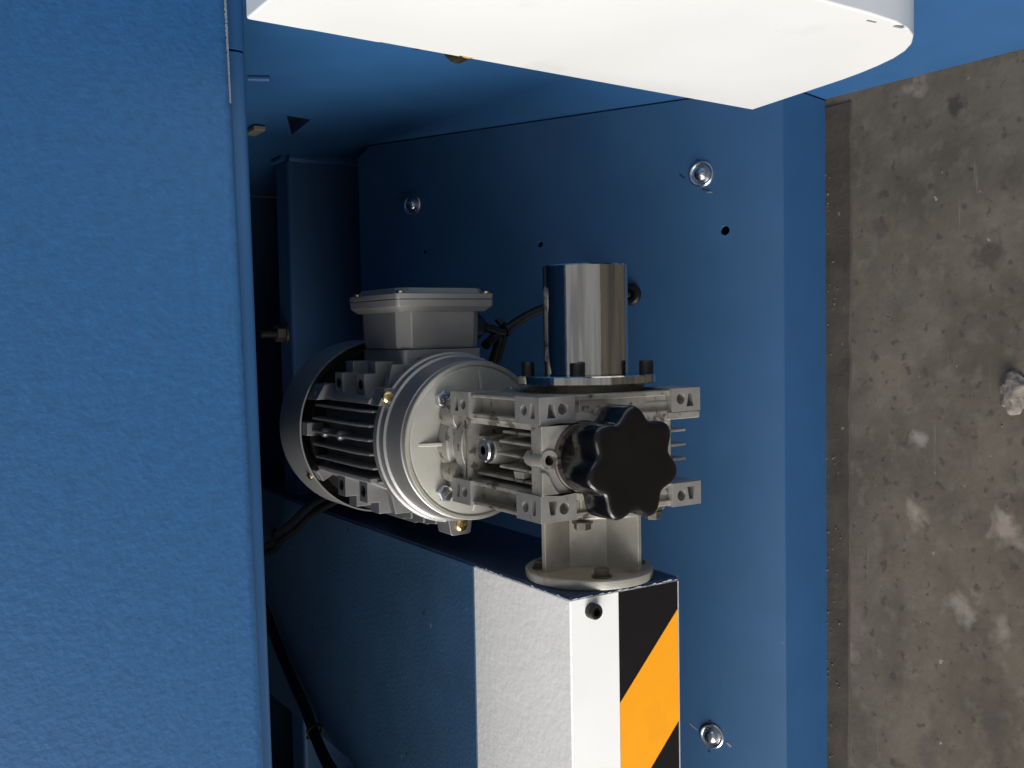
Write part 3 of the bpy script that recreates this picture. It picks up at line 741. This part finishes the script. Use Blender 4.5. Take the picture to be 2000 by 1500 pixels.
# terminal box
def rrect(y0, y1, z0, z1, r, n=5, skew=0):
    pts = []
    for (cy, cz, a0) in ((y1-r, z1-r, 0), (y0+r, z1-r, PI/2), (y0+r, z0+r, PI), (y1-r, z0+r, 1.5*PI)):
        for i in range(n+1):
            a = a0+PI/2*i/n; pts.append((cy+r*math.cos(a), cz+r*math.sin(a)))
    return pts
b = MB(O); b.prism(rrect(.1135, .1800, MZ-.0320, MZ+.0310, .004), 'x', .044, .0608)
k = MB(O)
for z in (.0185, .0085, -.0275):
    k.box(.046, .0545, .1100, .1165, MZ+z-.0012, MZ+z+.0012)
b.build('box_pad', M['motor'], mo, bevel=.0005, cut=k)
tb = MB(O)
tb.faces([(.0612, y, z) for y, z in rrect(.1142, .1800, MZ-.0315, MZ+.0310, .0075, 1)]+[(.0640, y, z) for y, z in rrect(.1128, .1812, MZ-.0328, MZ+.0322, .0085, 1)]
         +[(.0880, y, z) for y, z in rrect(.1118, .1820, MZ-.0335, MZ+.0330, .0085, 1)],
         [tuple(range(8))]+[(r*8+i, r*8+(i+1) % 8, r*8+8+(i+1) % 8, r*8+8+i) for r in range(2) for i in range(8)]+[tuple(range(16, 24))])
tbx = tb.build('terminal_box', M['box'], mo, bevel=.0008)
b = MB(O)
secs = [(.0868, .1112, .1825, -.0345, .0338, .003), (.0905, .1072, .1862, -.0388, .0378, .003), (.0952, .1070, .1866, -.0392, .0382, .003)]
for x, y0, y1, z0, z1, r in secs: pass
vs = []
for x, y0, y1, z0, z1, r in secs: vs += [(x, y, z) for y, z in rrect(y0, y1, MZ+z0, MZ+z1, r, 3)]
n = 16
b.faces(vs, [tuple(range(n))]+[(r*n+i, r*n+(i+1) % n, r*n+n+(i+1) % n, r*n+n+i) for r in range(2) for i in range(n)]+[tuple(range(2*n, 3*n))])
b.build('box_rim', M['box'], tbx, bevel=.0006)
b = MB(O); b.prism(rrect(.1070, .1866, MZ-.0392, MZ+.0382, .003, 3), 'x', .0956, .0995)
b.build('box_lid', M['box'], tbx, bevel=.0006)
b = MB(O)
A = [(.0996, y, z) for y, z in ((.1100, MZ+.0280), (.1168, MZ+.0352), (.1768, MZ+.0352), (.1836, MZ+.0280), (.1836, MZ-.0290), (.1768, MZ-.0362), (.1168, MZ-.0362), (.1100, MZ-.0290))]
B = [(.1034, y+(.0018 if y < .14 else -.0018), z+(-.0022 if z > MZ else .0022)) for _, y, z in A]
b.faces(A+B, [tuple(range(8)), tuple(range(8, 16))]+[(i, (i+1) % 8, 8+(i+1) % 8, 8+i) for i in range(8)]); b.build('lid_crown', M['box'], tbx, bevel=.0004)
for (y, z) in ((.1115, .0333), (.1115, -.0345), (.1815, .0333), (.1815, -.0345)):
    inst('lid_screw', PAN_S, M['brass'], mo, O+Vector((.0996, y, MZ+z)), (1, 0, 0), .4)
b = MB(O); b.lathe((.0765, .1400, MZ-.0325), (0, 0, -1), [(.0115, 0), (.0115, .0045), (.0098, .0055)], 6)
b.lathe((.0765, .1400, MZ-.0325), (0, 0, -1), [(.0098, .0050), (.0092, .0120), (.0060, .0160), (.0045, .0162)], 28); b.build('cable_gland', M['rubber'], mo, bevel=.0004)

# ------------------------------------------------------------------ cables
def tie(parent, p, axis, r, tail):
    q = Vector(axis).normalized()
    b = MB(O); b.lathe(p, q, [(r, -.0014), (r+.0011, -.0014), (r+.0011, .0014), (r, .0014)], 20, closed=True)
    t = Vector(tail).normalized(); h = Vector(p)+t*(r+.0012); s_ = q.cross(t).normalized()
    vs = []
    for dt in (-.0012, .0042):
        for a_, b_ in ((-1, -1), (1, -1), (1, 1), (-1, 1)): vs.append(tuple(h+t*dt+q*a_*.0019+s_*b_*.0022))
    b.faces(vs, [(0, 1, 2, 3), (4, 5, 6, 7)]+[(i, (i+1) % 4, 4+(i+1) % 4, 4+i) for i in range(4)])
    return b.build('cable_tie', M['rubber'], parent)
cb1 = thing('power_cable', O+Vector((.0996, .1136, -.1297)), 'black cable from the terminal box of the motor to the grommet in the sloping plate', 'cable')
b = MB(O); b.tube([(.0765, .1400, -.0060), (.0745, .1405, -.0160), (.0725, .1400, -.0270), (.0790, .1370, -.0365), (.0875, .1310, -.0520), (.0960, .1250, -.0800), (.1000, .1200, -.1080), (.0996, .1150, -.1268), (.0996, .1136, -.1330)], .0034, 12)
b.build('sheath', M['rubber'], cb1)
tie(cb1, (.0740, .1400, -.0290), (.4, -.1, -.9), .0046, (.7, .2, .5))
cb2 = thing('looped_cable', O+Vector((.0300, .158, -.022)), 'short black cable hanging in a loop between terminal box and motor flange', 'cable')
b = MB(O); b.tube([(.0625, .1350, -.0080), (.0665, .1400, -.0165), (.0730, .1430, -.0265), (.0700, .1450, -.0300), (.0600, .1480, -.0285), (.0480, .1510, -.0255), (.0300, .1580, -.0180), (.0100, .1600, -.020)], .0036, 12)
b.build('sheath', M['rubber'], cb2)
b = MB(O); b.tube([(.0700, .1400, -.0220), (.0675, .1440, -.0255), (.0560, .1480, -.0240), (.0420, .1530, -.0220), (.0200, .1600, -.018)], .0030, 12)
b.build('sheath', M['rubber'], cb2)
cb3 = thing('twin_cable', O+Vector((-.1221, .4389, .0445)), 'two black cables tied together running from under the motor toward the cabinet', 'cable')
for d in (0, 1):
    o_ = Vector((-.0030, -.0010, -.002))*d*2
    b = MB(O); b.tube([Vector(p)+o_ for p in ((-.030, .235, .010), (-.0480, .270, .034), (-.0640, .3000, .0525), (-.0800, .340, .0565), (-.0990, .380, .0560), (-.1190, .4330, .0520), (-.1330, .462, .0500), (-.150, .52, .0560))], .0032, 10)
    b.build('sheath', M['rubber'], cb3)
tie(cb3, (-.1220, .4350, .0500), (-.5, .85, -.1), .0062, (.6, .35, .3))
cb4 = thing('cable_bundle', O+Vector((-.2858, .3632, .0445)), 'flat bundle of black cables tied together on top of the blue arm near the cabinet', 'cable')
for i, (sx, sy, sz) in enumerate(((0, 0, 0), (-.0060, -.0042, 0), (-.0030, -.0018, .0036))):
    o_ = Vector((sx, sy, sz)); spread = 1.0
    pts = [(-.150, .545, .056), (-.1950, .4900, .0490), (-.2321, .4480, .0465), (-.2567, .4093, .0465), (-.2744, .3776, .0465), (-.2880, .3560, .0480), (-.3030, .3200, .0500), (-.3120, .285, .0490), (-.325, .240, .0475), (-.36, .18, .047), (-.45, .120, .0468), (-.62, .095, .0465), (-.90, .085, .0465)]
    P_ = []
    for j, p in enumerate(pts):
        f_ = 1+1.6*max(0, (3.2-j)/3)
        P_.append(Vector(p)+o_*(f_ if i == 1 else 1))
    b = MB(O); b.tube(P_, .0032 if i < 2 else .0028, 10); b.build('sheath', M['rubber'], cb4)
tie(cb4, (-.2870, .3555, .0490), (-.45, -.85, .05), .0066, (-.65, .55, .2))

# ------------------------------------------------------------------ grit along the joint between lip and floor
rg = random.Random(3); gt = MB()
for i in range(170):
    x = rg.uniform(-.75, .16); far = rg.random() < .25
    y = .539-abs(rg.gauss(0, .006)) if not far else rg.uniform(.28, .53)
    r = rg.uniform(.0003, .0011)*(1 if far else 1.2)
    z = .0016 if y > .517 else 0
    pts = [(x+r*math.cos(a)*rg.uniform(.7, 1.4), y+r*math.sin(a)*rg.uniform(.6, 1.2), z) for a in (0, 1.3, 2.6, 3.9, 5.1)]
    gt.faces(pts+[(x+r*.2, y, z+r*rg.uniform(.4, .9))], [(0, 1, 5), (1, 2, 5), (2, 3, 5), (3, 4, 5), (4, 0, 5)])
gt = gt.build('floor_grit', M['grit'], None, smooth=0, kind='stuff')
gt['label'] = 'fine grit and crumbs scattered on the concrete along the blue lip'; gt['category'] = 'grit'

# ------------------------------------------------------------------ mortar lump on the floor
def lump(x, y, sx, sy, sz, label):
    t = MB(); bmesh.ops.create_icosphere(t.bm, subdivisions=4, radius=1)
    from mathutils import noise
    for v in t.bm.verts:
        k = 1+.35*noise.noise(v.co*1.9+Vector((x*90, y*70, 0)))+.16*noise.noise(v.co*5+Vector((3, x*50, 0)))
        v.co = Vector((v.co.x*sx*k, v.co.y*sy*k, max(-.15, v.co.z)*sz*k)); v.co += Vector((x, y, 0))
    o = MB(); o.bm.free(); o.bm = t.bm
    o = o.build('mortar_lump', M['lump'], None, smooth=60)
    for v in o.data.vertices: v.co -= Vector((x, y, 0))
    o.location = (x, y, 0); o['label'] = label; o['category'] = 'lump'
    return o
lump(-.044, .386, .014, .010, .006, 'rough grey mortar lump stuck on the bare concrete floor')
